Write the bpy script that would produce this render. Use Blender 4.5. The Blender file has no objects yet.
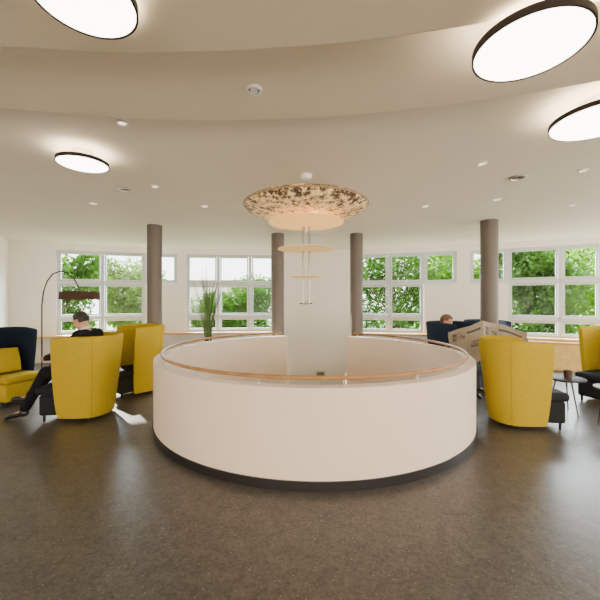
import bpy, bmesh, math, random
from mathutils import Vector, Matrix, noise as mnoise
random.seed(7)
SC = bpy.context.scene
COL = SC.collection
PI = math.pi
F = 339.0
# ------------------------------------------------------------------ materials
def mat(name, color, rough=0.6, metal=0.0, emit=None, estr=0.0, noise=None, bump=None, spec=None, sheen=0):
    m = bpy.data.materials.new(name); m.use_nodes = True
    nt = m.node_tree; b = nt.nodes['Principled BSDF']
    b.inputs['Base Color'].default_value = (*color, 1)
    b.inputs['Roughness'].default_value = rough
    b.inputs['Metallic'].default_value = metal
    if spec is not None: b.inputs['Specular IOR Level'].default_value = spec
    if sheen: b.inputs['Sheen Weight'].default_value = sheen
    if emit:
        b.inputs['Emission Color'].default_value = (*emit, 1)
        b.inputs['Emission Strength'].default_value = estr
    if noise or bump:
        tc = nt.nodes.new('ShaderNodeTexCoord')
        n = nt.nodes.new('ShaderNodeTexNoise')
        n.inputs['Scale'].default_value = (noise or bump)[0]
        n.inputs['Detail'].default_value = 6
        nt.links.new(tc.outputs['Object'], n.inputs['Vector'])
        if noise:
            r = nt.nodes.new('ShaderNodeValToRGB')
            k = noise[1]
            r.color_ramp.elements[0].position = 0.3
            r.color_ramp.elements[1].position = 0.7
            r.color_ramp.elements[0].color = (*[c*(1-k) for c in color], 1)
            r.color_ramp.elements[1].color = (*[min(1, c*(1+k)) for c in color], 1)
            nt.links.new(n.outputs['Fac'], r.inputs['Fac'])
            nt.links.new(r.outputs['Color'], b.inputs['Base Color'])
        if bump:
            bp = nt.nodes.new('ShaderNodeBump'); bp.inputs['Strength'].default_value = bump[1]
            bp.inputs['Distance'].default_value = 0.01
            nt.links.new(n.outputs['Fac'], bp.inputs['Height'])
            nt.links.new(bp.outputs['Normal'], b.inputs['Normal'])
    return m

M = {}
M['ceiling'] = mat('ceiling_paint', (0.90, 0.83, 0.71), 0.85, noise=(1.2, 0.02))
M['ceiling2'] = mat('ceiling_shade_band', (0.85, 0.75, 0.60), 0.85, noise=(1.2, 0.02))  # ceiling colour darkened to deepen the shading of the middle step
M['ceiling3'] = mat('ceiling_shade_near', (0.82, 0.72, 0.56), 0.85, noise=(1.2, 0.02))  # darkest ceiling tone, step shading put into the colour
M['wall'] = mat('wall_paint', (0.89, 0.85, 0.78), 0.8, noise=(2, 0.02))
M['parapet'] = mat('parapet_plaster', (0.78, 0.655, 0.53), 0.7, noise=(3, 0.015), bump=(60, 0.05))
M['column'] = mat('column_paint', (0.118, 0.099, 0.086), 0.5)
M['frame'] = mat('window_frame_white', (0.56, 0.59, 0.61), 0.4)
M['sill'] = mat('sill_wood', (0.62, 0.36, 0.12), 0.45, noise=(14, 0.2))
M['bench'] = mat('bench_wood', (0.78, 0.54, 0.18), 0.5, noise=(6, 0.12))
M['rail'] = mat('rail_wood', (0.34, 0.175, 0.065), 0.42, noise=(9, 0.2), spec=0.3)
M['steel'] = mat('brushed_steel', (0.6, 0.58, 0.55), 0.3, 1.0)
M['chrome'] = mat('chrome_rod', (0.30, 0.28, 0.26), 0.2, 1.0)
M['darksteel'] = mat('dark_steel', (0.06, 0.055, 0.05), 0.35, 0.8)
M['black'] = mat('black_lacquer', (0.02, 0.018, 0.017), 0.35)
M['base'] = mat('dark_baseboard', (0.012, 0.011, 0.012), 0.45)
M['yellow'] = mat('yellow_felt', (0.42, 0.305, 0.018), 0.95, noise=(70, 0.12), bump=(160, 0.3), spec=0.12)
M['seam'] = mat('yellow_seam', (0.25, 0.18, 0.012), 0.95, spec=0.2)
M['navyseam'] = mat('navy_seam', (0.03, 0.045, 0.07), 0.95, spec=0.2)
M['navy'] = mat('navy_felt', (0.012, 0.022, 0.042), 0.95, noise=(60, 0.1), bump=(300, 0.15), spec=0.2)
M['seatdark'] = mat('charcoal_upholstery', (0.014, 0.016, 0.019), 0.9, bump=(300, 0.12), spec=0.2)
M['housing'] = mat('lamp_housing_brown', (0.02, 0.014, 0.011), 0.6, spec=0.2)
M['diff'] = mat('lamp_diffuser', (0.9, 0.88, 0.8), 0.5, emit=(1, 0.93, 0.8), estr=12)
M['glow'] = mat('lamp_top_glow', (0.9, 0.88, 0.8), 0.5, emit=(1, 0.8, 0.55), estr=9)
M['gold'] = mat('pale_gold_disc', (0.76, 0.53, 0.24), 0.5, 0.05, emit=(1, 0.64, 0.26), estr=0.45, noise=(9, 0.12))
M['amber'] = mat('glowing_amber_disc', (0.78, 0.50, 0.19), 0.5, 0.05, emit=(1, 0.56, 0.16), estr=0.9, noise=(9, 0.15))
M['whitep'] = mat('white_plastic', (0.85, 0.83, 0.8), 0.4)
M['grille'] = mat('grey_grille', (0.18, 0.16, 0.14), 0.5)
M['spotglow'] = mat('spot_bulb', (0.9, 0.8, 0.6), 0.5, emit=(1, 0.85, 0.65), estr=2.5)
M['skin'] = mat('skin', (0.55, 0.30, 0.20), 0.55, noise=(20, 0.05))
M['hair_dark'] = mat('hair_dark', (0.014, 0.010, 0.007), 0.5, bump=(120, 0.5))
M['hair_brown'] = mat('hair_brown', (0.13, 0.07, 0.035), 0.5, bump=(120, 0.5))
M['suit'] = mat('dark_suit', (0.008, 0.009, 0.012), 0.9, bump=(200, 0.2), spec=0.15)
M['shirt'] = mat('white_shirt', (0.7, 0.7, 0.7), 0.7)
M['tan'] = mat('tan_knit', (0.33, 0.22, 0.13), 0.9, noise=(40, 0.2), bump=(150, 0.4))
M['shoe'] = mat('black_leather', (0.01, 0.01, 0.01), 0.3)
M['jeans'] = mat('dark_trousers', (0.03, 0.035, 0.05), 0.85)
M['eye'] = mat('eye_dark', (0.02, 0.015, 0.012), 0.2)
M['lip'] = mat('lip', (0.42, 0.16, 0.13), 0.5)
M['shade'] = mat('lamp_shade_brown', (0.05, 0.03, 0.02), 0.85, spec=0.2, emit=(0.6, 0.25, 0.1), estr=0.03)
M['leaf'] = mat('grass_leaf', (0.05, 0.10, 0.02), 0.6, noise=(4, 0.4))
M['pot'] = mat('dark_planter', (0.07, 0.065, 0.06), 0.5)
M['soil'] = mat('soil', (0.04, 0.025, 0.015), 0.95)
M['bark'] = mat('bark', (0.07, 0.05, 0.035), 0.9, noise=(8, 0.4))
M['cup'] = mat('dark_amber_glass', (0.05, 0.022, 0.012), 0.35)
M['tabletop'] = mat('dark_table_top', (0.025, 0.027, 0.03), 0.6, spec=0.3)
M['tabletop2'] = mat('light_table_top', (0.35, 0.33, 0.30), 0.4)
M['facade'] = mat('pale_facade', (0.5, 0.5, 0.5), 0.8, noise=(1, 0.05))
M['roof'] = mat('roof_tile', (0.25, 0.12, 0.09), 0.8)
M['pane'] = mat('dark_pane', (0.1, 0.12, 0.14), 0.15)
M['lawn'] = mat('lawn', (0.07, 0.13, 0.025), 0.95, noise=(1.5, 0.3))
M['lowfloor'] = mat('lower_floor_tile', (0.55, 0.5, 0.44), 0.5, noise=(5, 0.05))

def leafmat(name, c):
    m = mat(name, c, 0.6, noise=(1.4, 0.6))
    b = m.node_tree.nodes['Principled BSDF']
    nt = m.node_tree
    tr = nt.nodes.new('ShaderNodeBsdfTranslucent'); tr.inputs['Color'].default_value = (c[0]*2.6, c[1]*2.4, c[2]*0.8, 1)
    mx = nt.nodes.new('ShaderNodeMixShader'); mx.inputs[0].default_value = 0.35
    out = nt.nodes['Material Output']
    nt.links.new(b.outputs[0], mx.inputs[1]); nt.links.new(tr.outputs[0], mx.inputs[2]); nt.links.new(mx.outputs[0], out.inputs[0])
    return m
M['leafa'] = leafmat('tree_leaf_fresh', (0.060, 0.145, 0.006))
M['leafb'] = leafmat('tree_leaf_deep', (0.018, 0.056, 0.004))
M['leafc'] = leafmat('tree_leaf_pale', (0.05, 0.095, 0.016))

def glassmat():
    m = bpy.data.materials.new('window_glass'); m.use_nodes = True
    nt = m.node_tree; nt.nodes.clear()
    o = nt.nodes.new('ShaderNodeOutputMaterial'); t = nt.nodes.new('ShaderNodeBsdfTransparent')
    g = nt.nodes.new('ShaderNodeBsdfGlossy'); g.inputs['Roughness'].default_value = 0.03
    t.inputs['Color'].default_value = (0.95, 0.97, 0.97, 1)
    mx = nt.nodes.new('ShaderNodeMixShader'); mx.inputs[0].default_value = 0.003
    nt.links.new(t.outputs[0], mx.inputs[1]); nt.links.new(g.outputs[0], mx.inputs[2]); nt.links.new(mx.outputs[0], o.inputs[0])
    return m
M['glass'] = glassmat()

def floormat():
    m = mat('speckled_linoleum', (0.09, 0.07, 0.055), 0.42)
    nt = m.node_tree; b = nt.nodes['Principled BSDF']
    tc = nt.nodes.new('ShaderNodeTexCoord')
    n2 = nt.nodes.new('ShaderNodeTexNoise'); n2.inputs['Scale'].default_value = 40; n2.inputs['Detail'].default_value = 6; n2.inputs['Roughness'].default_value = 0.85
    v = nt.nodes.new('ShaderNodeTexVoronoi'); v.inputs['Scale'].default_value = 30
    n3 = nt.nodes.new('ShaderNodeTexNoise'); n3.inputs['Scale'].default_value = 9; n3.inputs['Detail'].default_value = 12; n3.inputs['Roughness'].default_value = 0.85; n3.inputs['Distortion'].default_value = 0.8
    for n in (n2, v, n3): nt.links.new(tc.outputs['Object'], n.inputs['Vector'])
    av = nt.nodes.new('ShaderNodeMixRGB'); av.inputs[0].default_value = 0.5
    nt.links.new(n2.outputs['Fac'], av.inputs[1]); nt.links.new(n3.outputs['Fac'], av.inputs[2])
    r1 = nt.nodes.new('ShaderNodeValToRGB'); r1.color_ramp.elements[0].position = 0.42; r1.color_ramp.elements[1].position = 0.58
    r1.color_ramp.elements[0].color = (0.029, 0.0255, 0.023, 1); r1.color_ramp.elements[1].color = (0.110, 0.097, 0.086, 1)
    nt.links.new(av.outputs[0], r1.inputs['Fac'])
    r2 = nt.nodes.new('ShaderNodeValToRGB'); r2.color_ramp.elements[0].position = 0.05; r2.color_ramp.elements[1].position = 0.19
    r2.color_ramp.elements[0].color = (1, 1, 1, 1); r2.color_ramp.elements[1].color = (0, 0, 0, 1)
    nt.links.new(v.outputs['Distance'], r2.inputs['Fac'])
    mx = nt.nodes.new('ShaderNodeMixRGB'); mx.inputs[2].default_value = (0.31, 0.28, 0.24, 1)
    th = nt.nodes.new('ShaderNodeMath'); th.operation = 'GREATER_THAN'; th.inputs[1].default_value = 0.45
    sc_ = nt.nodes.new('ShaderNodeSeparateXYZ'); nt.links.new(v.outputs['Color'], sc_.inputs[0]); nt.links.new(sc_.outputs[0], th.inputs[0])
    mm = nt.nodes.new('ShaderNodeMath'); mm.operation = 'MULTIPLY'
    m3 = nt.nodes.new('ShaderNodeMath'); m3.operation = 'MULTIPLY'; m3.inputs[1].default_value = 0.65
    nt.links.new(r2.outputs['Color'], mm.inputs[0]); nt.links.new(th.outputs[0], mm.inputs[1]); nt.links.new(mm.outputs[0], m3.inputs[0])
    nt.links.new(m3.outputs[0], mx.inputs[0]); nt.links.new(r1.outputs['Color'], mx.inputs[1])
    nt.links.new(mx.outputs[0], b.inputs['Base Color'])
    b.inputs['Roughness'].default_value = 0.33
    return m
M['floor'] = floormat()

def dishmat():
    m = mat('mottled_shell_dish', (0.9, 0.8, 0.65), 0.55, emit=(1, 0.85, 0.65), estr=0.0)
    nt = m.node_tree; b = nt.nodes['Principled BSDF']
    tc = nt.nodes.new('ShaderNodeTexCoord')
    n = nt.nodes.new('ShaderNodeTexNoise'); n.inputs['Scale'].default_value = 16; n.inputs['Detail'].default_value = 9; n.inputs['Roughness'].default_value = 0.8
    nt.links.new(tc.outputs['Object'], n.inputs['Vector'])
    sp = nt.nodes.new('ShaderNodeSeparateXYZ'); nt.links.new(tc.outputs['Object'], sp.inputs[0])
    mr = nt.nodes.new('ShaderNodeMapRange'); mr.inputs['From Min'].default_value = -0.52; mr.inputs['From Max'].default_value = -0.38
    mr.inputs['To Min'].default_value = 0.045; mr.inputs['To Max'].default_value = -0.05
    nt.links.new(sp.outputs['Z'], mr.inputs['Value'])
    ad = nt.nodes.new('ShaderNodeMath'); ad.operation = 'ADD'
    nt.links.new(n.outputs['Fac'], ad.inputs[0]); nt.links.new(mr.outputs[0], ad.inputs[1])
    r = nt.nodes.new('ShaderNodeValToRGB'); r.color_ramp.elements[0].position = 0.44; r.color_ramp.elements[1].position = 0.52
    r.color_ramp.elements[0].color = (0.045, 0.024, 0.012, 1); r.color_ramp.elements[1].color = (0.76, 0.53, 0.25, 1)
    nt.links.new(ad.outputs[0], r.inputs['Fac']); nt.links.new(r.outputs['Color'], b.inputs['Base Color'])
    nt.links.new(r.outputs['Color'], b.inputs['Emission Color']); b.inputs['Emission Strength'].default_value = 0.55
    return m
M['dish'] = dishmat()
M['dishrim'] = mat('dish_rim_gold', (0.34, 0.22, 0.10), 0.5)

def papermat():
    m = mat('newsprint', (0.6, 0.56, 0.48), 0.9)
    nt = m.node_tree; b = nt.nodes['Principled BSDF']
    uv = nt.nodes.new('ShaderNodeUVMap')
    n = nt.nodes.new('ShaderNodeTexNoise'); n.inputs['Scale'].default_value = 9; nt.links.new(uv.outputs['UV'], n.inputs['Vector'])
    w = nt.nodes.new('ShaderNodeTexWave'); w.bands_direction = 'Y'; w.inputs['Scale'].default_value = 26
    nt.links.new(uv.outputs['UV'], w.inputs['Vector'])
    sep = nt.nodes.new('ShaderNodeSeparateXYZ'); nt.links.new(uv.outputs['UV'], sep.inputs[0])
    def rng(out, a, c):
        g = nt.nodes.new('ShaderNodeMath'); g.operation = 'GREATER_THAN'; g.inputs[1].default_value = a; nt.links.new(out, g.inputs[0])
        l = nt.nodes.new('ShaderNodeMath'); l.operation = 'LESS_THAN'; l.inputs[1].default_value = c; nt.links.new(out, l.inputs[0])
        p = nt.nodes.new('ShaderNodeMath'); p.operation = 'MULTIPLY'; nt.links.new(g.outputs[0], p.inputs[0]); nt.links.new(l.outputs[0], p.inputs[1]); return p.outputs[0]
    def mul(a, c):
        p = nt.nodes.new('ShaderNodeMath'); p.operation = 'MULTIPLY'; nt.links.new(a, p.inputs[0]); nt.links.new(c, p.inputs[1]); return p.outputs[0]
    photo = mul(rng(sep.outputs[0], 0.10, 0.45), rng(sep.outputs[1], 0.66, 0.88))
    photo2 = mul(rng(sep.outputs[0], 0.60, 0.88), rng(sep.outputs[1], 0.40, 0.58))
    head = mul(rng(sep.outputs[0], 0.50, 0.92), rng(sep.outputs[1], 0.80, 0.86))
    pr = nt.nodes.new('ShaderNodeValToRGB'); pr.color_ramp.elements[0].position = 0.35; pr.color_ramp.elements[1].position = 0.65
    pr.color_ramp.elements[0].color = (0.09, 0.075, 0.06, 1); pr.color_ramp.elements[1].color = (0.32, 0.26, 0.19, 1)
    nt.links.new(n.outputs['Fac'], pr.inputs['Fac'])
    tx = nt.nodes.new('ShaderNodeValToRGB'); tx.color_ramp.elements[0].position = 0.2; tx.color_ramp.elements[1].position = 0.8
    tx.color_ramp.elements[0].color = (0.24, 0.205, 0.16, 1); tx.color_ramp.elements[1].color = (0.40, 0.345, 0.27, 1)
    nt.links.new(w.outputs['Color'], tx.inputs['Fac'])
    cur = tx.outputs['Color']
    for msk in (photo, photo2):
        mx = nt.nodes.new('ShaderNodeMixRGB'); nt.links.new(msk, mx.inputs[0]); nt.links.new(cur, mx.inputs[1]); nt.links.new(pr.outputs['Color'], mx.inputs[2]); cur = mx.outputs[0]
    mx = nt.nodes.new('ShaderNodeMixRGB'); nt.links.new(head, mx.inputs[0]); nt.links.new(cur, mx.inputs[1]); mx.inputs[2].default_value = (0.08, 0.07, 0.06, 1)
    nt.links.new(mx.outputs[0], b.inputs['Base Color'])
    return m
M['paper'] = papermat()

# ------------------------------------------------------------------ mesh builder
class MB:
    def __init__(s): s.bm = bmesh.new()
    def box(s, c, d, bev=0.0, seg=3, rz=0):
        r = bmesh.ops.create_cube(s.bm, size=1.0)
        mtx = Matrix.Translation(c) @ Matrix.Rotation(rz, 4, 'Z') @ Matrix.Diagonal((*d, 1))
        bmesh.ops.transform(s.bm, matrix=mtx, verts=r['verts'])
        if bev > 0:
            es = set()
            for v in r['verts']:
                for e in v.link_edges: es.add(e)
            bmesh.ops.bevel(s.bm, geom=list(es), offset=bev, segments=seg, affect='EDGES', profile=0.5)
        return s
    def cone(s, p1, p2, r1, r2, seg=20, caps=True):
        p1, p2 = Vector(p1), Vector(p2); d = p2-p1
        q = d.to_track_quat('Z', 'Y').to_matrix().to_4x4()
        bmesh.ops.create_cone(s.bm, cap_ends=caps, segments=seg, radius1=r1, radius2=r2, depth=d.length,
                              matrix=Matrix.Translation((p1+p2)/2) @ q)
        return s
    def sph(s, c, r, seg=16, rings=10, mtx=None):
        if not hasattr(r, '__len__'): r = (r, r, r)
        m = Matrix.Translation(c) @ Matrix.Diagonal((*r, 1))
        if mtx: m = mtx @ m
        bmesh.ops.create_uvsphere(s.bm, u_segments=seg, v_segments=rings, radius=1, matrix=m)
        return s
    def cap(s, p1, p2, r1, r2):
        s.cone(p1, p2, r1, r2, 14); s.sph(p1, r1, 14, 8); s.sph(p2, r2, 14, 8); return s
    def lathe(s, prof, c=(0, 0, 0), seg=48, close=False):
        rings = []
        for (r, z) in prof:
            if r < 1e-5: rings.append([s.bm.verts.new((c[0], c[1], c[2]+z))])
            else: rings.append([s.bm.verts.new((c[0]+r*math.cos(2*PI*i/seg), c[1]+r*math.sin(2*PI*i/seg), c[2]+z)) for i in range(seg)])
        prs = list(zip(rings[:-1], rings[1:]))
        if close: prs.append((rings[-1], rings[0]))
        for a, b in prs:
            for i in range(seg):
                j = (i+1) % seg
                if len(a) == 1 and len(b) == 1: continue
                if len(a) == 1: s.bm.faces.new((a[0], b[j], b[i]))
                elif len(b) == 1: s.bm.faces.new((a[i], a[j], b[0]))
                else: s.bm.faces.new((a[i], a[j], b[j], b[i]))
        return s
    def tube(s, pts, r, seg=10):
        pts = [Vector(p) for p in pts]; rings = []
        for i, p in enumerate(pts):
            d = (pts[min(i+1, len(pts)-1)]-pts[max(i-1, 0)]).normalized()
            up = Vector((0, 0, 1)) if abs(d.z) < 0.95 else Vector((0, 1, 0))
            a = d.cross(up).normalized(); b = a.cross(d).normalized()
            rr = r[i] if hasattr(r, '__len__') else r
            rings.append([s.bm.verts.new(p+a*rr*math.cos(2*PI*k/seg)+b*rr*math.sin(2*PI*k/seg)) for k in range(seg)])
        for A, B in zip(rings[:-1], rings[1:]):
            for k in range(seg): s.bm.faces.new((A[k], A[(k+1) % seg], B[(k+1) % seg], B[k]))
        s.bm.faces.new(rings[0][::-1]); s.bm.faces.new(rings[-1]); return s
    def prism(s, poly, z0, z1):
        lo = [s.bm.verts.new((x, y, z0)) for x, y in poly]; hi = [s.bm.verts.new((x, y, z1)) for x, y in poly]
        n = len(poly)
        s.bm.faces.new(lo[::-1]); s.bm.faces.new(hi)
        for i in range(n): s.bm.faces.new((lo[i], lo[(i+1) % n], hi[(i+1) % n], hi[i]))
        return s
    def strip(s, pa, pb, z0, z1):
        n = len(pa)
        q = [[s.bm.verts.new((p[0], p[1], z)) for p in pl] for pl, z in ((pa, z0), (pa, z1), (pb, z1), (pb, z0))]
        for k in range(4):
            a, b = q[k], q[(k+1) % 4]
            for i in range(n-1): s.bm.faces.new((a[i], a[i+1], b[i+1], b[i]))
        for i in (0, n-1): s.bm.faces.new([q[k][i] for k in range(4)])
        return s
    def build(s, name, m, parent=None, smooth=True, angle=40, loc=None):
        bmesh.ops.recalc_face_normals(s.bm, faces=s.bm.faces)
        me = bpy.data.meshes.new(name)
        if smooth:
            for f in s.bm.faces: f.smooth = True
            for e in s.bm.edges:
                if len(e.link_faces) == 2 and e.calc_face_angle(0) > math.radians(angle): e.smooth = False
        s.bm.to_mesh(me); s.bm.free()
        me.materials.append(M[m] if isinstance(m, str) else m)
        o = bpy.data.objects.new(name, me); COL.objects.link(o)
        if parent: o.parent = parent
        if loc: o.location = loc
        return o
def remesh(mb, voxel, smooth_it=3):
    me = bpy.data.meshes.new('tmp'); mb.bm.to_mesh(me); mb.bm.free()
    o = bpy.data.objects.new('tmp', me); COL.objects.link(o)
    md = o.modifiers.new('r', 'REMESH'); md.mode = 'VOXEL'; md.voxel_size = voxel
    sm = o.modifiers.new('s', 'SMOOTH'); sm.iterations = smooth_it; sm.factor = 0.5
    dg = bpy.context.evaluated_depsgraph_get(); dg.update()
    nm = bpy.data.meshes.new_from_object(o.evaluated_get(dg))
    bpy.data.objects.remove(o)
    for p in nm.polygons: p.use_smooth = True
    return nm
def meshobj(name, me, m, parent):
    me.name = name; me.materials.clear(); me.materials.append(M[m])
    o = bpy.data.objects.new(name, me); COL.objects.link(o); o.parent = parent; return o
def thing(name, label, cat, loc=(0, 0, 0), rz=0, group=None):
    o = bpy.data.objects.new(name, None); COL.objects.link(o); o.empty_display_size = 0.1
    o.location = loc; o.rotation_euler = (0, 0, rz); o['label'] = label; o['category'] = cat
    if group: o['group'] = group
    return o
def tag(o, label, cat, group=None):
    o['label'] = label; o['category'] = cat
    if group: o['group'] = group
    return o
def struct(o): o['kind'] = 'structure'; return o

# ------------------------------------------------------------------ room shell
def arcy(x): return 9.8-(x+0.8)**2/28.0
def hit(px):
    k = (px-300)/F; y = 9.0
    for _ in range(60): y = 0.5*y+0.5*arcy(k*y)
    return Vector((k*y, y, 0))
CX, CY = 0.177, 4.98
RO, RI = 2.14, 2.02
XL, XR = -0.27, 0.96
RM = 2.08
def circ(r, n=96):
    st = math.acos((XR-CX)/RM); en = math.acos((XL-CX)/RM)-2*PI
    return [(CX+r*math.cos(st+(en-st)*i/n), CY+r*math.sin(st+(en-st)*i/n)) for i in range(n+1)]
slotR = [(1.48, 9.75), (1.01, 7.5)]; slotL = [(-0.29, 7.5), (-0.37, 9.86)]
hole = slotR+circ(RM)+slotL
bm = bmesh.new()
outer = [(-6.5, -5.1), (7.9, -5.1), (7.9, arcy(7.9)+0.1)]
outer += [(x/10, arcy(x/10)+0.2) for x in range(74, -74, -4)]
outer += [(-7.3, 8.3), (-6.5, 7.0)]
def loop(pts):
    vs = [bm.verts.new((x, y, 0)) for x, y in pts]
    return [bm.edges.new((vs[i], vs[(i+1) % len(vs)])) for i in range(len(vs))]
es = loop(outer)+loop(hole)
bmesh.ops.triangle_fill(bm, use_beauty=True, edges=es)
for f in bm.faces:
    if f.normal.z < 0: f.normal_flip()
me = bpy.data.meshes.new('floor'); bm.to_mesh(me); bm.free(); me.materials.append(M['floor'])
fo = bpy.data.objects.new('floor', me); COL.objects.link(fo); struct(fo)
pin = [(1.46, 9.58), (1.01, 7.5)]+circ(RI)+[(-0.29, 7.5), (-0.365, 9.72)]
pout = [(1.56, 9.58), (1.11, 7.5)]+circ(RO)+[(-0.39, 7.5), (-0.465, 9.72)]
struct(MB().strip(pin, pout, -3.2, -0.004).build('wall_stairwell_lower', 'parapet'))
struct(MB().strip(circ(RI), circ(RO), -0.001, 0.86).build('wall_stairwell', 'parapet'))
struct(MB().strip(circ(RO+0.001), circ(RO+0.014), 0, 0.08).build('baseboard_stairwell', 'base'))
lf = [(-4, 2), (5, 2), (5, 10.2), (-4, 10.2)]
struct(MB().prism(lf, -3.3, -3.2).build('floor_lower', 'lowfloor', smooth=False))
xs = [(-7.7+0.1*i) for i in range(158)]
ZA, ZBd, ZC = 2.80, 2.93, 3.05
e1 = lambda x: 1.655-(x+0.7)**2/13.0
e2 = lambda x: 2.52-(x+0.6)**2/13.1
def ceil_slab(name, fa, fb, z, m, nose=0.02):
    mb = MB(); rows = []
    prof = [(0, 0)]+[(-nose+nose*math.sin(t*PI/8), nose-nose*math.cos(t*PI/8)) for t in range(5)]
    for x in xs:
        r = [mb.bm.verts.new((x, fa(x), z))]
        for dy, dz in prof[1:]: r.append(mb.bm.verts.new((x, fb(x)+dy, z+dz)))
        r.append(mb.bm.verts.new((x, fb(x), 3.3))); r.append(mb.bm.verts.new((x, fa(x), 3.3)))
        rows.append(r)
    n = len(rows[0])
    for a, b in zip(rows[:-1], rows[1:]):
        for k in range(n): mb.bm.faces.new((a[k], a[(k+1) % n], b[(k+1) % n], b[k]))
    mb.bm.faces.new(rows[0]); mb.bm.faces.new(rows[-1][::-1])
    return struct(mb.build(name, m, smooth=True, angle=50))
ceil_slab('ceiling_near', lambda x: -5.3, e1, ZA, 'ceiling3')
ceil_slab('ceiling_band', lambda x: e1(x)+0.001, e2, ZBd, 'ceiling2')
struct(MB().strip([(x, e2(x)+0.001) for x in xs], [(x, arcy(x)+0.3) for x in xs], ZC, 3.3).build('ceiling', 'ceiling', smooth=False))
ZT, ZB = 2.90, 0.70
wallmb = MB()
def outn(a, b):
    d = (b-a).normalized(); n = Vector((-d.y, d.x, 0)); return n if n.y > 0 else -n
def seg_wall(a, b, z0, z1, t=0.28):
    n = outn(a, b)*t
    wallmb.prism([(a.x, a.y), (b.x, b.y), (b.x+n.x, b.y+n.y), (a.x+n.x, a.y+n.y)], z0, z1)
wn = [0]
def bar(mb, a, b, u0, u1, z0, z1, dep=0.07, off=0.09):
    L = (b-a).length; d = (b-a)/L; n = outn(a, b)
    p = a+d*(u0+u1)/2+n*off
    mb.box((p.x, p.y, (z0+z1)/2), (u1-u0, dep, z1-z0), rz=math.atan2(d.y, d.x))
def window(pxs, zlo, zhi, rows, lab):
    a, b = hit(pxs[0]), hit(pxs[-1]); L = (b-a).length; d = (b-a)/L
    wn[0] += 1
    root = thing('window_%d' % wn[0], lab, 'window'); struct(root)
    fr = MB(); t = 0.055
    bar(fr, a, b, 0, L, zhi-t, zhi); bar(fr, a, b, 0, L, zlo, zlo+t)
    bar(fr, a, b, 0, t, zlo+t, zhi-t); bar(fr, a, b, L-t, L, zlo+t, zhi-t)
    us = [0]
    for p in pxs[1:-1]:
        k = (p-300)/F
        u = (k*a.y-a.x)/(d.x-k*d.y); us.append(u)
        bar(fr, a, b, u-0.04, u+0.04, zlo+t, zhi-t, 0.085)
    us.append(L)
    for z in rows: bar(fr, a, b, t, L-t, z-0.05, z+0.05, 0.085)
    fr.build('window_frame', 'frame', root, smooth=False)
    zz = [zlo]+rows+[zhi]
    sash = MB()
    for i in range(len(us)-1):
        for j in range(len(zz)-1):
            u0, u1 = us[i]+0.055, us[i+1]-0.055; z0, z1 = zz[j]+0.06, zz[j+1]-0.06; s = 0.035
            bar(sash, a, b, u0, u1, z0, z0+s, 0.05); bar(sash, a, b, u0, u1, z1-s, z1, 0.05)
            bar(sash, a, b, u0, u0+s, z0+s, z1-s, 0.05); bar(sash, a, b, u1-s, u1, z0+s, z1-s, 0.05)
    sash.build('sash', 'frame', root, smooth=False)
    g = MB(); bar(g, a, b, 0.02, L-0.02, zlo+0.02, zhi-0.02, 0.006); g.build('pane', 'glass', root, smooth=False)
segs = [('s', [8, 56]), ('w', [56, 102, 145]), ('u', [145, 177]), ('s', [177, 186]), ('w', [186, 218, 250, 274]),
        ('s', [274, 359]), ('w', [359, 389, 424]), ('u', [424, 457]), ('s', [457, 470]), ('u', [470, 508]),
        ('w', [508, 561, 602, 640]), ('s', [640, 668])]
ledge = MB()
for k, px in segs:
    a, b = hit(px[0]), hit(px[-1])
    if k == 's': seg_wall(a, b, -3.3 if px[0] == 274 else 0, 3.05)
    else:
        zb = ZB if k == 'w' else 2.04
        seg_wall(a, b, 0, zb-0.001 if k == 'u' else zb-0.05); seg_wall(a, b, ZT, 3.05)
        if k == 'w': window(px, ZB, ZT, [1.13, 2.06], 'white framed garden window with three rows of panes')
        else: window(px, 2.05, ZT, [], 'small high white framed window')
    if px[0] != 274:
        L = (b-a).length
        if k == 'w': bar(ledge, a, b, 0, L, ZB-0.048, ZB-0.002, 0.42, -0.07)
        else: bar(ledge, a, b, 0, L, ZB-0.048, ZB-0.002, 0.275, -0.14)
struct(wallmb.build('wall_back', 'wall', smooth=False))
struct(ledge.build('trim_1', 'sill', smooth=False))
c0 = hit(8); c1 = hit(668)
struct(MB().prism([(c0.x, c0.y), (c0.x-0.25, c0.y), (-6.75, 7.0), (-6.75, -5.0), (-6.5, -5.0), (-6.35, 7.05)], 0, 3.05).build('wall_left', 'wall', smooth=False))
wr = MB(); XW = c1.x
def colbar(mb, x0, x1, y0, y1, z0, z1): mb.prism([(x0, y0), (x1, y0), (x1, y1), (x0, y1)], z0, z1)
colbar(wr, XW, XW+0.25, -5, c1.y+0.2, 0, 0.7); colbar(wr, XW, XW+0.25, -5, c1.y+0.2, 2.85, 3.05)
y = -5
while y < 7.5: colbar(wr, XW, XW+0.25, y, y+0.4, 0.7, 2.85); y += 2.4  # open bays in this unseen wall, added to let fill daylight in
struct(wr.build('wall_right', 'wall', smooth=False))
wf = MB(); colbar(wf, -6.75, XW, -5.3, -5.05, 0, 0.2); colbar(wf, -6.75, XW, -5.3, -5.05, 2.72, 2.80)
x = -6.75
while x < XW-0.3: colbar(wf, x, x+0.2, -5.3, -5.05, 0.2, 2.72); x += 2.6  # unseen wall behind camera, left mostly open to bring in extra daylight
struct(wf.build('wall_front', 'wall', smooth=False))

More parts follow.
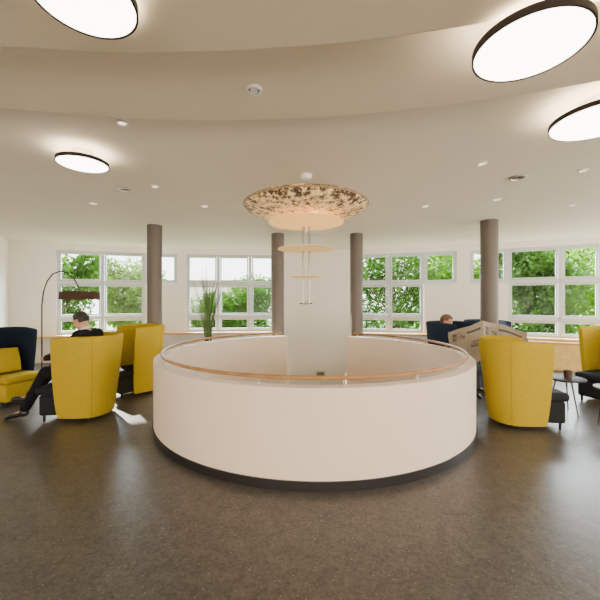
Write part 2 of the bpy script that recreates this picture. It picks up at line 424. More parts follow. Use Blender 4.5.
def bench(p0, p1, lab):
    a, b = hit(p0), hit(p1)
    n = -outn(a, b)
    mid_ = (a+b)/2; d = b-a
    t = thing('window_bench', lab, 'bench', (mid_.x+n.x*0.25, mid_.y+n.y*0.25, 0), math.atan2(d.y, d.x))
    L = d.length
    MB().box((0, 0.02, 0.30), (L, 0.36, 0.60)).build('front_panel', 'bench', t, smooth=False)
    MB().box((0, 0.0, 0.62), (L+0.02, 0.42, 0.04), 0.006).build('bench_top', 'sill', t)
bench(510, 630, 'long golden wood bench built under the right garden window')
bench(60, 142, 'golden wood bench built under the left garden window')

# ------------------------------------------------------------------ columns
for x, y, r, lab in ((-2.83, 6.6, 0.138, 'brown round column behind the yellow armchair left of the stairwell'),
                     (-0.49, 7.45, 0.14, 'brown round column left of the white stair slot, behind the parapet'),
                     (1.24, 7.45, 0.14, 'brown round column right of the white stair slot, behind the parapet'),
                     (3.46, 6.2, 0.148, 'brown round column rising behind the newspaper reader')):
    c = thing('column', lab, 'column', (x, y, 0), 0, 'brown round columns')
    MB().lathe([(0, 0), (r, 0), (r, 3.05), (0, 3.05)], seg=48).build('shaft', 'column', c)
    MB().lathe([(r+0.001, 0.0), (r+0.012, 0.0), (r+0.012, 0.08), (r+0.001, 0.08)], seg=48, close=True).build('base_ring', 'base', c)

# ------------------------------------------------------------------ handrail
hr = thing('handrail', 'curved wooden handrail on steel brackets around the round stairwell parapet', 'handrail', (CX, CY, 0.86))
RH = 2.045
a1 = math.acos((XR-CX)/RM)-0.06; a0 = math.acos((XL-CX)/RM)+0.06-2*PI
ang = [a1+(a0-a1)*i/120 for i in range(121)]
pts = [(RH*math.cos(a), RH*math.sin(a), 0.066) for a in ang]
MB().tube(pts, 0.0185, 12).build('rail', 'rail', hr)
for i in range(16):
    a = a1-0.05+(a0-a1+0.1)*i/15; x, y = RH*math.cos(a), RH*math.sin(a)
    MB().cone((x, y, 0.0), (x, y, 0.05), 0.007, 0.007, 10).lathe([(0, 0), (0.018, 0), (0.018, 0.004), (0, 0.005)], (x, y, 0), 16).build('bracket', 'steel', hr)

sl = thing('stair_light', 'small square recessed stair light low on the white wall of the stair slot', 'wall light', (0.58, 9.64, -0.50))
MB().box((0, 0, 0), (0.26, 0.02, 0.16), 0.008).build('frame', 'steel', sl)
MB().box((0, -0.012, 0), (0.20, 0.008, 0.10)).build('lens', 'grille', sl)

# ------------------------------------------------------------------ ceiling lamps
def lamp(x, y, zb, r, ztop, lab):
    t = thing('ceiling_lamp', lab, 'ceiling lamp', (x, y, ztop), 0, 'round drum ceiling lamps')
    h = ztop-zb; e = 0.034
    MB().lathe([(r, -h), (r, -h+e), (r-0.008, -h+e), (r-0.008, -h)], seg=64, close=True).build('housing', 'housing', t)
    MB().lathe([(0, -h+0.003), (r-0.009, -h+0.003), (r-0.009, -h+0.015), (0, -h+0.015)], seg=64).build('diffuser', 'diff', t)
    MB().lathe([(0, -h+e-0.006), (r-0.03, -h+e-0.006), (r-0.03, -h+e+0.002), (0, -h+e+0.002)], seg=48).build('top_glow', 'glow', t)
    MB().lathe([(0, -h+e+0.003), (r*0.4, -h+e+0.003), (r*0.4, 0), (0, 0)], seg=32).build('ceiling_mount', 'whitep', t)
lamp(-0.825, 1.30, 2.74, 0.186, 2.80, 'round drum ceiling lamp cut by the top edge, nearest on the left')
k = (2.74-1.6)/(2.87-1.6)
lamp(1.165*k, 1.72*k, 2.74, 0.262*k, 2.80, 'large bright round ceiling lamp at the upper right corner crossing the ceiling step')
lamp(-2.12, 3.31, 2.92, 0.225, 3.05, 'small-looking round ceiling lamp above the left seating group')
lamp(2.19, 2.48, 2.90, 0.305, 3.05, 'round ceiling lamp at the right edge below the large one')
for q, (x, y) in enumerate([(-2.6, -1.5), (0, -2.2), (2.8, -1.2), (5.2, -1.2), (-4.8, -1.2)]):  # extra lamps out of view, added to brighten the room
    lamp(x, y, 2.71, 0.28, 2.80, ['added unseen fill lamp behind the viewer', 'added unseen fill lamp in the rear middle', 'added unseen fill lamp rear right', 'added unseen fill lamp far right', 'added unseen fill lamp far left'][q])

# ------------------------------------------------------------------ downlights etc
def cpt(px, py, z):
    d = (z-1.6)*F/(300-py); return ((px-300)/F*d, d)
small = [('ceiling_speaker', 254, 89, ZBd, 0.052, 'white round ceiling speaker with ring in the middle of the ceiling band', 'speaker'),
         ('spotlight', 122, 122, 3.05, 0.045, 'recessed spotlight just beyond the ceiling step, upper left', 'spotlight'),
         ('spotlight', 155, 186, 3.05, 0.05, 'recessed spotlight just right of the left round ceiling vent', 'spotlight'),
         ('ceiling_vent', 125, 189, 3.05, 0.08, 'grey round ceiling vent right of the small left lamp', 'vent'),
         ('spotlight', 482, 163, 3.05, 0.05, 'recessed spotlight left above the right round vent', 'spotlight'),
         ('ceiling_vent', 518, 177, 3.05, 0.10, 'grey round ceiling vent right of the chandelier, above the right column', 'vent'),
         ('spotlight', 583, 170, 3.05, 0.05, 'recessed spotlight below the lamp at the right edge', 'spotlight'),
         ('spotlight', 497, 199, 3.05, 0.06, 'recessed spotlight just above the right column', 'spotlight'),
         ('spotlight', 93, 203, 3.05, 0.06, 'recessed spotlight above the left garden window', 'spotlight'),
         ('spotlight', 425, 206, 3.05, 0.06, 'recessed spotlight right of the chandelier near the far windows', 'spotlight'),
         ('spotlight', 205, 206, 3.05, 0.06, 'recessed spotlight left of the chandelier near the far windows', 'spotlight'),
         ('spotlight', 572, 205, 3.05, 0.06, 'recessed spotlight above the right garden window', 'spotlight')]
for nm, px, py, z, r, lab, cat in small:
    x, y = cpt(px, py, z)
    t = thing(nm, lab, cat, (x, y, z), 0, {'spotlight': 'recessed ceiling spotlights', 'vent': 'round ceiling vents'}.get(cat))
    MB().lathe([(r, 0), (r, -0.01), (r*0.75, -0.016), (r*0.7, -0.004), (r*0.7, 0)], seg=32, close=True).build('trim_ring', 'whitep' if cat != 'vent' else 'steel', t)
    if cat == 'vent':
        mb = MB()
        for k in range(3): mb.lathe([(r*0.2*(k+1), 0), (r*0.2*(k+1), -0.012), (r*0.2*(k+1)-0.008, -0.012), (r*0.2*(k+1)-0.008, 0)], seg=24, close=True)
        mb.lathe([(0, -0.002), (r*0.7, -0.002)], seg=24).build('grille', 'grille', t)
    elif cat == 'speaker':
        MB().lathe([(0, -0.02), (r*0.45, -0.018), (r*0.45, -0.003), (0, -0.003)], seg=24).build('centre_disc', 'whitep', t)
        MB().lathe([(r*0.46, -0.003), (r*0.7, -0.003)], seg=24).build('grille', 'grille', t)
    else:
        MB().lathe([(0, -0.003), (r*0.68, -0.003)], seg=24).build('bulb', 'spotglow', t)

# ------------------------------------------------------------------ chandelier
ch = thing('chandelier', 'tiered chandelier with speckled brown and amber lens-shaped dish above golden discs over the stairwell', 'chandelier', (0.07, 3.93, 3.05))
MB().lathe([(0, 0), (0.07, 0), (0.06, -0.05), (0.02, -0.07), (0, -0.07)], seg=32).build('canopy', 'whitep', ch)
MB().cone((0, 0, -0.06), (0, 0, -0.68), 0.018, 0.018).build('stem', 'steel', ch)
top = [(0.03, -0.265)]+[(0.71*math.sin(t*PI/2/12), -0.360+0.095*math.cos(t*PI/2/12)) for t in range(1, 12)]
bot = [(0.712, -0.365)]+[(0.71*math.cos(t*PI/2/12), -0.365-0.14*math.sin(t*PI/2/12)) for t in range(1, 12)]+[(0.03, -0.505)]
MB().lathe(top+bot, seg=96, close=True).build('speckled_dish', 'dish', ch)
MB().lathe([(0.708, -0.354), (0.719, -0.358), (0.719, -0.370), (0.708, -0.374)], seg=96, close=True).build('dish_rim', 'dishrim', ch)
def disc(z, r, th, m): return MB().lathe([(0, z+0.01), (r*0.6, z+0.012), (r, z+th), (r+0.004, z+th-0.006), (r*0.6, z-0.008), (0, z-0.012)], seg=64).build('gold_disc', m, ch)
disc(-0.585, 0.43, 0.035, 'amber'); disc(-0.87, 0.325, 0.012, 'gold'); disc(-1.185, 0.175, 0.012, 'gold')
for s in (-1, 1):
    MB().cone((s*0.036, 0, -0.6), (s*0.036, 0, -1.49), 0.0085, 0.0085, 10).build('rod', 'chrome', ch)
MB().tube([(-0.075, 0, -1.49), (0.075, 0, -1.49)], 0.008, 8).sph((0, 0, -1.49), 0.016).build('end_bar', 'chrome', ch)
l = bpy.data.lights.new('chandelier_bulb', 'POINT'); l.energy = 3; l.color = (1, 0.60, 0.25); l.shadow_soft_size = 0.02
lo = bpy.data.objects.new('chandelier_bulb', l); COL.objects.link(lo); lo.location = (0.07+0.12, 3.93, 3.05-0.542)

# ------------------------------------------------------------------ armchairs
def armchair(loc, face, shell, inner, seatm, lab, H=1.16, grp='high-backed shell armchairs', sc=1.0):
    t = thing('armchair', lab, 'armchair', (*loc, 0), face, grp)
    path = []
    n = 10
    for i in range(n): path.append((0.34-0.39*i/(n-1), -0.36-0.035*math.sin(i/(n-1)*PI/2)))
    for i in range(1, 28):
        a = -PI/2+PI*i/28
        c, s = math.cos(a), math.sin(a)
        path.append((-0.05-0.35*abs(c)**0.88, 0.395*(abs(s)**0.88)*(1 if s > 0 else -1)))
    for i in range(n): path.append((-0.05+0.39*i/(n-1), 0.36+0.035*math.cos(i/(n-1)*PI/2)))
    Z0 = 0.05
    def ring(off, nz, zf):
        out = []
        for i, (x, y) in enumerate(path):
            p0 = Vector(path[max(i-1, 0)]); p1 = Vector(path[min(i+1, len(path)-1)])
            d = (p1-p0).normalized(); nr = Vector((-d.y, d.x))
            q = Vector((x, y)); cdir = (Vector((0, 0))-q)
            if nr.dot(cdir) < 0: nr = -nr
            q = q+nr*off
            fr = max(0, (x+0.1)/0.44)
            top = H-0.025*fr**2
            z = Z0+(top-Z0)*nz+zf
            fl = 0.73+0.285*min(1, nz)**0.85
            xx = q.x*fl - 0.07*fr*nz**1.6
            out.append((xx, q.y*fl, z))
        return out
    T = 0.055
    lv = [0, 0.08, 0.17, 0.27, 0.38, 0.5, 0.62, 0.74, 0.86, 0.975]
    nl = len(lv)
    mb = MB()
    prof = [ring(0, k, 0) for k in lv]+[ring(0.012, 1.0, 0), ring(T*0.5, 1.0, 0.008), ring(T-0.012, 1.0, 0)]+[ring(T, k, 0) for k in lv[::-1]]
    V = [[mb.bm.verts.new(p) for p in r] for r in prof]
    for j in range(len(V)):
        a, b = V[j], V[(j+1) % len(V)]
        for i in range(len(path)-1):
            f = mb.bm.faces.new((a[i], a[i+1], b[i+1], b[i])); f.material_index = 1 if nl+2 <= j < len(V)-1 else 0
    for i in (0, len(path)-1): mb.bm.faces.new([V[j][i] for j in range(len(V))])
    o = mb.build('shell', shell, t, angle=75); o.data.materials.append(M[inner])
    sm = 'seam' if shell == 'yellow' else 'navyseam'
    for i in (13, len(path)-14):
        MB().tube([prof[j][i] for j in range(nl)], 0.003, 6).build('seam', sm, t)
    MB().box((0.16, 0, 0.215), (0.66, 0.48, 0.27), 0.03).build('seat_base', seatm, t)
    MB().box((0.17, 0, 0.405), (0.72, 0.53, 0.11), 0.045, 4).build('seat_cushion', seatm, t)
    MB().box((-0.225, 0, 0.66), (0.10, 0.42, 0.46), 0.045, 4).build('back_cushion', inner, t)
    for sx in (-0.10, 0.44):
        for sy in (-0.2, 0.2):
            MB().cone((sx, sy, 0), (sx, sy, 0.09), 0.014, 0.02, 12).build('leg', 'black', t)
    t.scale = (sc, sc, 1)
    return t
A = math.atan2
armchair((-2.94, 4.72), PI+0.10, 'yellow', 'yellow', 'seatdark', 'yellow felt armchair seen from its side with the man in the dark suit in it', 1.12, sc=1.03)
armchair((-2.78, 5.92), A(-0.80, -0.62), 'yellow', 'yellow', 'seatdark', 'yellow armchair with charcoal seat standing before the left column', sc=0.93)
armchair((-4.72, 5.35), -0.30, 'navy', 'navy', 'yellow', 'navy armchair with yellow seat at the left edge', H=1.14)
armchair((2.80, 4.43), -0.10, 'yellow', 'yellow', 'seatdark', 'yellow felt armchair right of the parapet in front of the newspaper', 1.09, sc=0.99)
armchair((2.72, 6.12), A(-0.75, 0.6), 'navy', 'navy', 'seatdark', 'navy armchair in which the newspaper reader sits', 1.20)
armchair((3.85, 7.0), A(-0.8, 0.3), 'navy', 'navy', 'seatdark', 'empty navy armchair behind the right column', 1.18)
armchair((4.98, 5.35), PI+0.3, 'yellow', 'yellow', 'seatdark', 'yellow armchair cut by the right edge beyond the side tables')
cu = MB().sph((0, 0, 0), (0.07, 0.21, 0.19), 24, 16)
for v in cu.bm.verts:
    y, z = v.co.y/0.21, v.co.z/0.19
    m_ = max(abs(y), abs(z)); l_ = math.hypot(y, z)
    if m_ > 1e-4: k = l_/m_; v.co.y *= 1+(k-1)*0.85; v.co.z *= 1+(k-1)*0.85
cu = cu.build('cushion', 'yellow'); cu.location = (-4.56, 5.22, 0.67); cu.rotation_euler = (0, -0.3, -0.5)
tag(cu, 'yellow square cushion leaning in the navy armchair at the left edge', 'cushion')

# ------------------------------------------------------------------ side tables and cup
def side_table(x, y, z, r, tm, lab):
    t = thing('side_table', lab, 'side table', (x, y, 0), 0.3, 'small round side tables')
    MB().lathe([(0, z-0.022), (r-0.01, z-0.022), (r, z-0.015), (r, z-0.004), (r-0.006, z), (0, z)], seg=48).build('table_top', tm, t)
    for k in range(3):
        a = k*2*PI/3+0.4
        MB().tube([(0.10*math.cos(a), 0.10*math.sin(a), z-0.022), (r*0.8*math.cos(a), r*0.8*math.sin(a), 0.0)], [0.011, 0.008], 10).build('leg', 'darksteel', t)
    MB().lathe([(0, z-0.05), (0.12, z-0.05), (0.12, z-0.022), (0, z-0.022)], seg=32).build('mount', 'black', t)
side_table(3.76, 4.82, 0.50, 0.25, 'tabletop', 'dark round side table beside the right yellow armchair with a glass on it')
side_table(3.96, 4.28, 0.50, 0.20, 'tabletop2', 'pale round side table cut by the right edge in front of the dark one')
g = thing('tealight_glass', 'small dark amber tealight glass on the dark round side table', 'glass', (3.73, 4.72, 0.50))
MB().lathe([(0, 0), (0.045, 0), (0.052, 0.12), (0.047, 0.12), (0.041, 0.006), (0, 0.006)], seg=32).build('glass', 'cup', g)
MB().lathe([(0, 0.007), (0.028, 0.007), (0.028, 0.03), (0, 0.03)], seg=24).build('candle', 'whitep', g)

# ------------------------------------------------------------------ arc floor lamp
al = thing('floor_lamp', 'thin arched floor lamp with wide flat brown drum shade behind the seated man', 'floor lamp', (-4.76, 6.25, 0))
MB().lathe([(0, 0), (0.17, 0), (0.17, 0.02), (0.16, 0.03), (0, 0.03)], seg=40).build('base', 'darksteel', al)
P = [(0, 0, 0.03), (0, 0, 0.8), (0, 0, 1.5), (0.03, 0, 1.75), (0.10, 0, 1.95), (0.2, 0, 2.08), (0.33, 0, 2.13), (0.47, 0, 2.10), (0.60, 0, 1.98), (0.68, 0, 1.84), (0.70, 0, 1.74)]
MB().tube(P, 0.012, 10).build('pole', 'darksteel', al)
MB().lathe([(0.325, 1.61), (0.318, 1.755), (0.313, 1.755), (0.32, 1.61)], (0.70, 0, 0), 48, close=True).build('lamp_shade', 'shade', al)
MB().lathe([(0, 1.745), (0.313, 1.745)], (0.70, 0, 0), 48).build('shade_top', 'shade', al)
MB().sph((0.70, 0, 1.69), 0.035).build('bulb', 'spotglow', al)

# ------------------------------------------------------------------ potted grass
pg = thing('potted_grass', 'tall spiky green grass plant in dark planter behind the stairwell parapet', 'plant', (-2.03, 7.5, 0))
MB().lathe([(0, 0), (0.16, 0), (0.21, 0.62), (0.19, 0.62), (0.18, 0.56), (0, 0.56)], seg=40).build('planter', 'pot', pg)
MB().lathe([(0, 0.565), (0.179, 0.565)], seg=32).build('soil', 'soil', pg)
gm = MB()
for k in range(75):
    a = random.uniform(0, 2*PI); r0 = random.uniform(0, 0.07); L = random.uniform(1.1, 1.9); lean = random.uniform(0.02, 0.36)
    w = random.uniform(0.005, 0.008); ta = random.uniform(-0.6, 0.6)
    prev = None
    for q in range(8):
        f = q/7; p = Vector((math.cos(a)*(r0+lean*f**1.7), math.sin(a)*(r0+lean*f**1.7), 0.56+L*f*(1-0.35*lean*f*f)))
        ww = w*(1-f)**0.5+0.001; s = Vector((math.cos(ta), math.sin(ta), 0))*ww
        cur = (gm.bm.verts.new(p-s), gm.bm.verts.new(p+s))
        if prev: gm.bm.faces.new((prev[0], prev[1], cur[1], cur[0]))
        prev = cur
gm.build('grass_blades', 'leaf', pg)

# ------------------------------------------------------------------ people
def person(name_lab, loc, rz, J, hair, top, bottom, hp, collar=True, longhair=False, turn=0.0):
    t = thing('person', name_lab, 'person', (*loc, 0), rz)
    V = Vector
    HC = V(J['head'])
    HM = Matrix.Translation(HC) @ Matrix.Rotation(turn, 4, 'Z') @ Matrix.Rotation(hp, 4, 'Y')
    body = MB()
    body.sph((0, 0, 0.03), (0.098, 0.076, 0.092), 24, 16, HM)
    body.sph((0.02, 0, -0.045), (0.072, 0.058, 0.070), 20, 14, HM)
    body.sph((0.045, 0, -0.088), (0.036, 0.034, 0.028), 14, 10, HM)
    body.sph((0.103, 0, -0.012), (0.024, 0.013, 0.026), 12, 8, HM)
    body.sph((0.085, 0, 0.035), (0.018, 0.05, 0.014), 12, 8, HM)
    body.sph((0.087, 0, -0.058), (0.014, 0.026, 0.013), 12, 8, HM)
    for s in (-1, 1):
        body.sph((-0.005, s*0.080, -0.008), (0.019, 0.010, 0.032), 12, 8, HM)
        body.sph((0.065, s*0.040, -0.022), (0.025, 0.022, 0.022), 12, 8, HM)
    nk = HM @ V((-0.03, 0, -0.06))
    body.cap(nk, V(J['neck']), 0.054, 0.060)
    sh = [V(p) for p in J['sh']]; el = [V(p) for p in J['el']]; wr_ = [V(p) for p in J['wr']]
    hip = [V(p) for p in J['hip']]; kn = [V(p) for p in J['kn']]; an = [V(p) for p in J['an']]; toe = [V(p) for p in J['toe']]
    chest = (sh[0]+sh[1])/2-V((0, 0, 0.13)); pel = (hip[0]+hip[1])/2
    def trunk(mb, g):
        mb.cap(chest+V((0, 0.07, 0)), pel+V((0, 0.055, 0.03)), 0.115+g, 0.11+g)
        mb.cap(chest-V((0, 0.07, 0)), pel-V((0, 0.055, -0.03)), 0.115+g, 0.11+g)
        mb.cap(V(J['neck'])-V((0, 0, 0.05)), chest, 0.06+g, 0.11+g)
        for i in (0, 1): mb.cap(V(J['neck'])-V((0, 0, 0.05)), sh[i], 0.06+g, 0.062+g)
    trunk(body, 0)
    for i in (0, 1):
        body.cap(sh[i], el[i], 0.052, 0.040); body.cap(el[i], wr_[i], 0.040, 0.027)
        body.cap(hip[i], kn[i], 0.085, 0.058); body.cap(kn[i], an[i], 0.054, 0.038)
        body.cap(an[i]-V((0, 0, 0.02)), toe[i], 0.038, 0.03)
        d = V(J['hd'][i]).normalized(); lat = V(J['hl'][i]).normalized(); cu = V(J['hc'][i]).normalized()
        pc = wr_[i]+d*0.055
        for q in (-0.022, 0, 0.022): body.cap(wr_[i]+d*0.015+lat*q*0.7, pc+d*0.03+lat*q*1.2, 0.014, 0.013)
        for f, ln in zip((-0.032, -0.011, 0.011, 0.032), (0.8, 1.0, 0.95, 0.85)):
            a = pc+d*0.03+lat*f; b = a+(d*0.8+cu*0.4).normalized()*0.038*ln; c = b+(d*0.25+cu*0.95).normalized()*0.03*ln; e = c+(cu-d*0.4).normalized()*0.018*ln
            body.cap(a, b, 0.0095, 0.009); body.cap(b, c, 0.009, 0.0085); body.cap(c, e, 0.0085, 0.008)
        a = pc-d*0.02-lat*0.03; b = a-lat*0.028+d*0.025+cu*0.01; c = b+d*0.026+cu*0.02
        body.cap(a, b, 0.013, 0.011); body.cap(b, c, 0.011, 0.009)
    meshobj('body', remesh(body, 0.0062, 3), 'skin', t)
    jk = MB(); trunk(jk, 0.022)
    for i in (0, 1):
        jk.cap(sh[i], el[i], 0.076, 0.060); e2_ = el[i]+(wr_[i]-el[i])*0.99
        jk.cap(el[i], e2_, 0.060, 0.043)
    meshobj('jacket' if collar else 'cardigan', remesh(jk, 0.012, 4), top, t)
    tr = MB(); tr.cap(hip[0], hip[1], 0.12, 0.12)
    for i in (0, 1):
        tr.cap(hip[i], kn[i], 0.105, 0.082); tr.cap(kn[i], kn[i]+(an[i]-kn[i])*0.93, 0.080, 0.060)
    meshobj('trousers', remesh(tr, 0.012, 4), bottom, t)
    for i in (0, 1):
        s_ = MB(); dd = (toe[i]-an[i])
        s_.cap(an[i]-V((0, 0, 0.01)), an[i]-V((0, 0, 0.035)), 0.046, 0.046)
        s_.cap(an[i]-V((0, 0, 0.035))-dd*0.15, toe[i], 0.044, 0.034); s_.cap(toe[i], toe[i]+dd*0.25-V((0, 0, 0.003)), 0.036, 0.028)
        meshobj('shoe', remesh(s_, 0.009, 3), 'shoe', t)
    if collar:
        n1 = V(J['neck']); up = (nk-n1).normalized()
        MB().cone(n1+up*0.02, n1+up*0.05, 0.074, 0.064, 24, False).build('shirt_collar', 'shirt', t)
    hb = bmesh.new(); bmesh.ops.create_uvsphere(hb, u_segments=40, v_segments=28, radius=1)
    rm = []
    for f in hb.faces:
        c = f.calc_center_median()
        face_zone = c.x > 0.38 and c.z < 0.52
        side = c.x > -0.10 and c.z < -0.02
        low = c.z < (-0.55 if not longhair else -0.8)
        if face_zone or side or low: rm.append(f)
    bmesh.ops.delete(hb, geom=rm, context='FACES')
    for v in hb.verts:
        n = 1+0.02*math.sin(v.co.y*23+v.co.x*11)+0.015*math.sin(v.co.z*31)
        v.co = V((v.co.x*0.112*n-0.006, v.co.y*0.092*n, v.co.z*0.108*n+0.038))
    bmesh.ops.solidify(hb, geom=hb.faces[:], thickness=0.014)
    bmesh.ops.transform(hb, matrix=HM, verts=hb.verts)
    w = MB(); w.bm.free(); w.bm = hb; w.build('hair', hair, t, angle=80)
    for s in (-1, 1): MB().sph((0.088, s*0.031, 0.008), (0.008, 0.013, 0.007), 12, 8, HM).build('eye', 'eye', t)
    MB().sph((0.099, 0, -0.058), (0.005, 0.022, 0.006), 12, 8, HM).build('mouth', 'lip', t)
    return t
JM = dict(head=(0.12, 0, 1.30), neck=(0.04, 0, 1.17), sh=[(0.02, 0.19, 1.115), (0.02, -0.19, 1.115)],
          el=[(0.26, 0.27, 0.86), (0.26, -0.27, 0.86)], wr=[(0.48, 0.17, 0.82), (0.50, -0.06, 0.86)],
          hd=[(1, -0.6, -0.1), (1, 0.6, -0.1)], hl=[(0.5, 0.8, 0), (0.5, -0.8, 0)], hc=[(0, -0.4, -1), (0, 0.4, -1)],
          hip=[(0.04, 0.09, 0.58), (0.04, -0.09, 0.58)], kn=[(0.50, 0.16, 0.62), (0.50, -0.06, 0.69)],
          an=[(0.76, 0.22, 0.115), (0.86, 0.02, 0.24)], toe=[(0.93, 0.24, 0.045), (1.03, 0.04, 0.22)])
person('man with dark hair in dark suit seated in the left yellow armchair looking down', (-2.93, 4.72), PI-0.05, JM, 'hair_dark', 'suit', 'suit', 0.35)
fdir = A(-0.80, 0.6)
JR = dict(head=(0.04, -0.02, 1.20), neck=(-0.06, 0, 1.06), sh=[(-0.07, 0.17, 0.98), (-0.07, -0.17, 0.98)],
          el=[(0.18, 0.27, 0.82), (0.18, -0.24, 0.82)], wr=[(0.42, 0.34, 0.99), (0.44, -0.14, 0.98)],
          hd=[(0.5, 0.1, 0.9), (0.5, -0.1, 0.9)], hl=[(0, 0.9, 0), (0, -0.9, 0)], hc=[(0.9, -0.2, 0), (0.9, 0.2, 0)],
          hip=[(0.0, 0.09, 0.57), (0.0, -0.09, 0.57)], kn=[(0.45, 0.13, 0.58), (0.45, -0.13, 0.58)],
          an=[(0.53, 0.14, 0.11), (0.53, -0.14, 0.11)], toe=[(0.67, 0.16, 0.045), (0.67, -0.16, 0.045)])
person('person with brown hair in tan cardigan reading a newspaper in the navy armchair', (2.62, 6.14), fdir, JR, 'hair_brown', 'tan', 'jeans', 0.35, collar=False, longhair=True, turn=0.25)
nw = thing('newspaper', 'wide open printed newspaper held up by the reader just behind the near yellow armchair', 'newspaper', (3.0, 5.2, 0))
OX = Vector((3.0, 5.2, 0))
def page(fn, nu, nv, m='paper'):
    mb = MB(); uvl = mb.bm.loops.layers.uv.new('UVMap')
    G = [[mb.bm.verts.new(fn(i/nu, k/nv)-OX) for k in range(nv+1)] for i in range(nu+1)]
    for i in range(nu):
        for k in range(nv):
            f = mb.bm.faces.new((G[i][k], G[i+1][k], G[i+1][k+1], G[i][k+1]))
            for lp, (a, b) in zip(f.loops, ((i, k), (i+1, k), (i+1, k+1), (i, k+1))): lp[uvl].uv = (a/nu, b/nv)
    mb.build('page', m, nw, angle=180)
def crum(p, a=0.045):
    n = mnoise.noise(Vector((p.x*4.0, p.z*4.5, 2.0)))+0.5*mnoise.noise(Vector((p.x*9, p.z*10, 7.0)))
    p.y += a*n; p.z += 0.03*mnoise.noise(Vector((p.x*5, 1.0, 4.0)))
    return p
def pA(u, v):   # left page, its outer corner dipping below the reader's face
    x = 2.50+0.42*u; y = 5.56-0.28*u-0.05*math.sin(u*PI)
    return crum(Vector((x-0.03*(1-v), y+0.16*v, 0.56+0.10*u+(0.50+0.10*u)*v)))
def pB(u, v):   # right page curling back and drooping to its outer corner
    x = 2.92+0.60*u; y = 5.28-0.10*u+0.16*math.sin(u*PI)
    return crum(Vector((x-0.03*(1-v)*(1-u)+0.05*u*v, y+0.16*v, 0.66-0.06*u+(0.60-0.10*u*u)*v)), 0.06)
page(pA, 18, 14); page(pB, 22, 14)

# ------------------------------------------------------------------ outside
struct(MB().prism([(-60, 10.6), (60, 10.6), (60, 90), (-60, 90)], -4.2, -4.0).build('ground_outside', 'lawn', smooth=False))
def tree(x, y, zt, rad, lm, lab, n=9500, sz=0.125):
    t = thing('tree', lab, 'tree', (x, y, -4), random.uniform(0, 6), 'garden trees outside')
    H = zt+4
    tm = MB().tube([(0, 0, 0), (0.08, 0.05, H*0.25), (-0.05, 0.08, H*0.5), (0.02, 0, H*0.8)], [0.22, 0.17, 0.12, 0.05], 10)
    bl = []
    for k in range(17):
        a = random.uniform(0, 2*PI); h = random.uniform(0.35, 0.8)*H; rr = rad*random.uniform(0.3, 0.78)
        tip = Vector((math.cos(a)*rr, math.sin(a)*rr, h+0.1*H)); tm.tube([(0, 0, h*0.75), tip*0.5+Vector((0, 0, h*0.4)), tip], [0.07, 0.05, 0.02], 6)
        bl.append((tip, rad*random.uniform(0.32, 0.52)))
    bl.append((Vector((0, 0, H-rad*0.5)), rad*0.5)); bl.append((Vector((0, 0, H*0.62)), rad*0.7))
    tm.build('trunk', 'bark', t)
    fm = MB()
    for k in range(n):
        c, r = random.choice(bl)
        d = Vector((random.gauss(0, 1), random.gauss(0, 1), random.gauss(0, 1))).normalized()
        p = c+d*r*random.uniform(0.6, 1.05)
        u = Vector((random.gauss(0, 1), random.gauss(0, 1), random.gauss(0, 1))).normalized(); v = u.orthogonal().normalized()
        s = sz*random.uniform(0.6, 1.3)
        fm.bm.faces.new([fm.bm.verts.new(p+u*s), fm.bm.verts.new(p+v*s*0.5), fm.bm.verts.new(p-u*s), fm.bm.verts.new(p-v*s*0.5)])
    fm.build('foliage', lm, t, smooth=False)
tree(-11.8, 16.0, 4.2, 2.1, 'leafb', 'deep green tree at the left end of the left garden window')
tree(-10.6, 21.5, 4.2, 2.4, 'leafc', 'pale green tree in the right half of the left garden window')
tree(-6.4, 26, 2.3, 2.2, 'leafc', 'pale green tree in front of the pale house seen left of the stair slot')
tree(-3.1, 18.5, 2.8, 2.1, 'leafb', 'deep green tree right of the pale house')
tree(4.4, 16, 4.6, 2.5, 'leafb', 'deep green tree in the window right of the stair slot')
tree(9.2, 21, 5.6, 3.0, 'leafa', 'fresh green tree behind the high narrow windows right')
tree(10.0, 14.6, 5.0, 2.0, 'leafb', 'deep green tree at the left part of the right garden window')
tree(15.6, 16.4, 5.6, 2.6, 'leafa', 'tall fresh green tree at the right edge of the right garden window')
tree(16.6, 23.6, 6.4, 3.2, 'leafb', 'deep green tree between the two trees in the right garden window')
tree(21.6, 17.5, 6.0, 2.4, 'leafa', 'fresh green tree far right outside')
hs = thing('house', 'pale flat-faced house with dark windows far beyond the garden', 'house', (-9.6, 36, -4))
MB().box((0, 0, 3.6), (9, 7, 7.2)).build('wall', 'facade', hs, smooth=False)
MB().prism([(-4.8, -3.8), (4.8, -3.8), (4.8, 3.8), (-4.8, 3.8)], 7.2, 7.5).build('roof', 'roof', hs, smooth=False)
for i in range(4):
    for j in range(2):
        MB().box((-3.3+2.2*i, -3.52, 2.0+2.9*j), (1.1, 0.06, 1.4)).build('window', 'pane', hs, smooth=False)

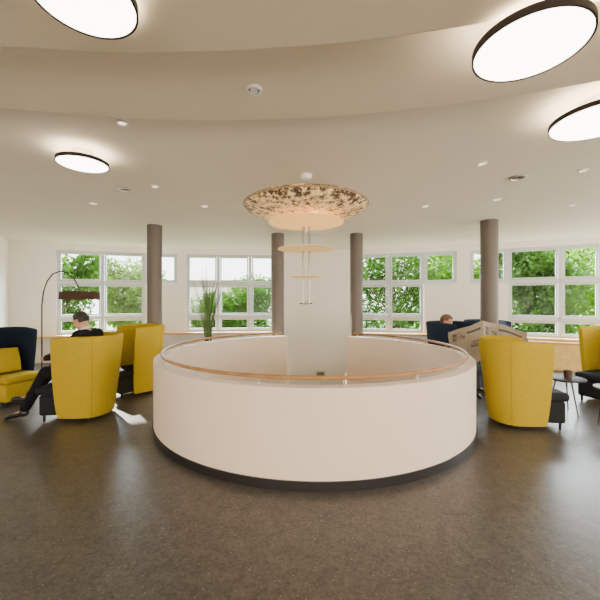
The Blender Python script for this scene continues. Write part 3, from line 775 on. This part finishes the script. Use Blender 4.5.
# ------------------------------------------------------------------ world and lights
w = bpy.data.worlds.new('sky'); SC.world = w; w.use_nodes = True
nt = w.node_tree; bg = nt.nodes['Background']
tc = nt.nodes.new('ShaderNodeTexCoord'); sep = nt.nodes.new('ShaderNodeSeparateXYZ'); rp = nt.nodes.new('ShaderNodeValToRGB')
nt.links.new(tc.outputs['Generated'], sep.inputs[0]); nt.links.new(sep.outputs['Z'], rp.inputs['Fac'])
rp.color_ramp.elements[0].position = 0.0; rp.color_ramp.elements[0].color = (1, 0.98, 0.95, 1)
rp.color_ramp.elements[1].position = 0.6; rp.color_ramp.elements[1].color = (0.8, 0.9, 1.0, 1)
def mrange(out, a, b_, c, d):
    m_ = nt.nodes.new('ShaderNodeMapRange'); m_.inputs['From Min'].default_value = a; m_.inputs['From Max'].default_value = b_
    m_.inputs['To Min'].default_value = c; m_.inputs['To Max'].default_value = d; nt.links.new(out, m_.inputs['Value']); return m_.outputs[0]
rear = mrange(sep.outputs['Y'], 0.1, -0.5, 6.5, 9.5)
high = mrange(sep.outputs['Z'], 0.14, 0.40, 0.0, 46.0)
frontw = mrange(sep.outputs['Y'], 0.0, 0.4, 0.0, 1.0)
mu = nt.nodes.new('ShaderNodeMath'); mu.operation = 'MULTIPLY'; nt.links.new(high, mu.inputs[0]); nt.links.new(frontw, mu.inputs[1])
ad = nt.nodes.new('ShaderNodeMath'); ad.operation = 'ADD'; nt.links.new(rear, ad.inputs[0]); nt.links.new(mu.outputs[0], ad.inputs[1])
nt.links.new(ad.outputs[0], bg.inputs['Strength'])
mc = mrange(sep.outputs['Y'], 0.1, -0.5, 0.0, 1.0)
mix = nt.nodes.new('ShaderNodeMixRGB'); mix.inputs[2].default_value = (1, 0.85, 0.68, 1)
nt.links.new(mc, mix.inputs[0]); nt.links.new(rp.outputs['Color'], mix.inputs[1]); nt.links.new(mix.outputs[0], bg.inputs['Color'])
s = bpy.data.lights.new('sun', 'SUN'); s.energy = 26; s.angle = 0.015; s.color = (1, 0.93, 0.8)
so = bpy.data.objects.new('sun', s); COL.objects.link(so)
so.rotation_euler = Vector((-0.60, 0.74, 0.455)).to_track_quat('Z', 'Y').to_euler()

cam = bpy.data.cameras.new('camera'); cam.sensor_width = 36; cam.lens = F/600*36; cam.clip_start = 0.05; cam.clip_end = 300
co = bpy.data.objects.new('camera', cam); COL.objects.link(co); co.location = (0, 0, 1.6); co.rotation_euler = (PI/2, 0, 0)
SC.camera = co
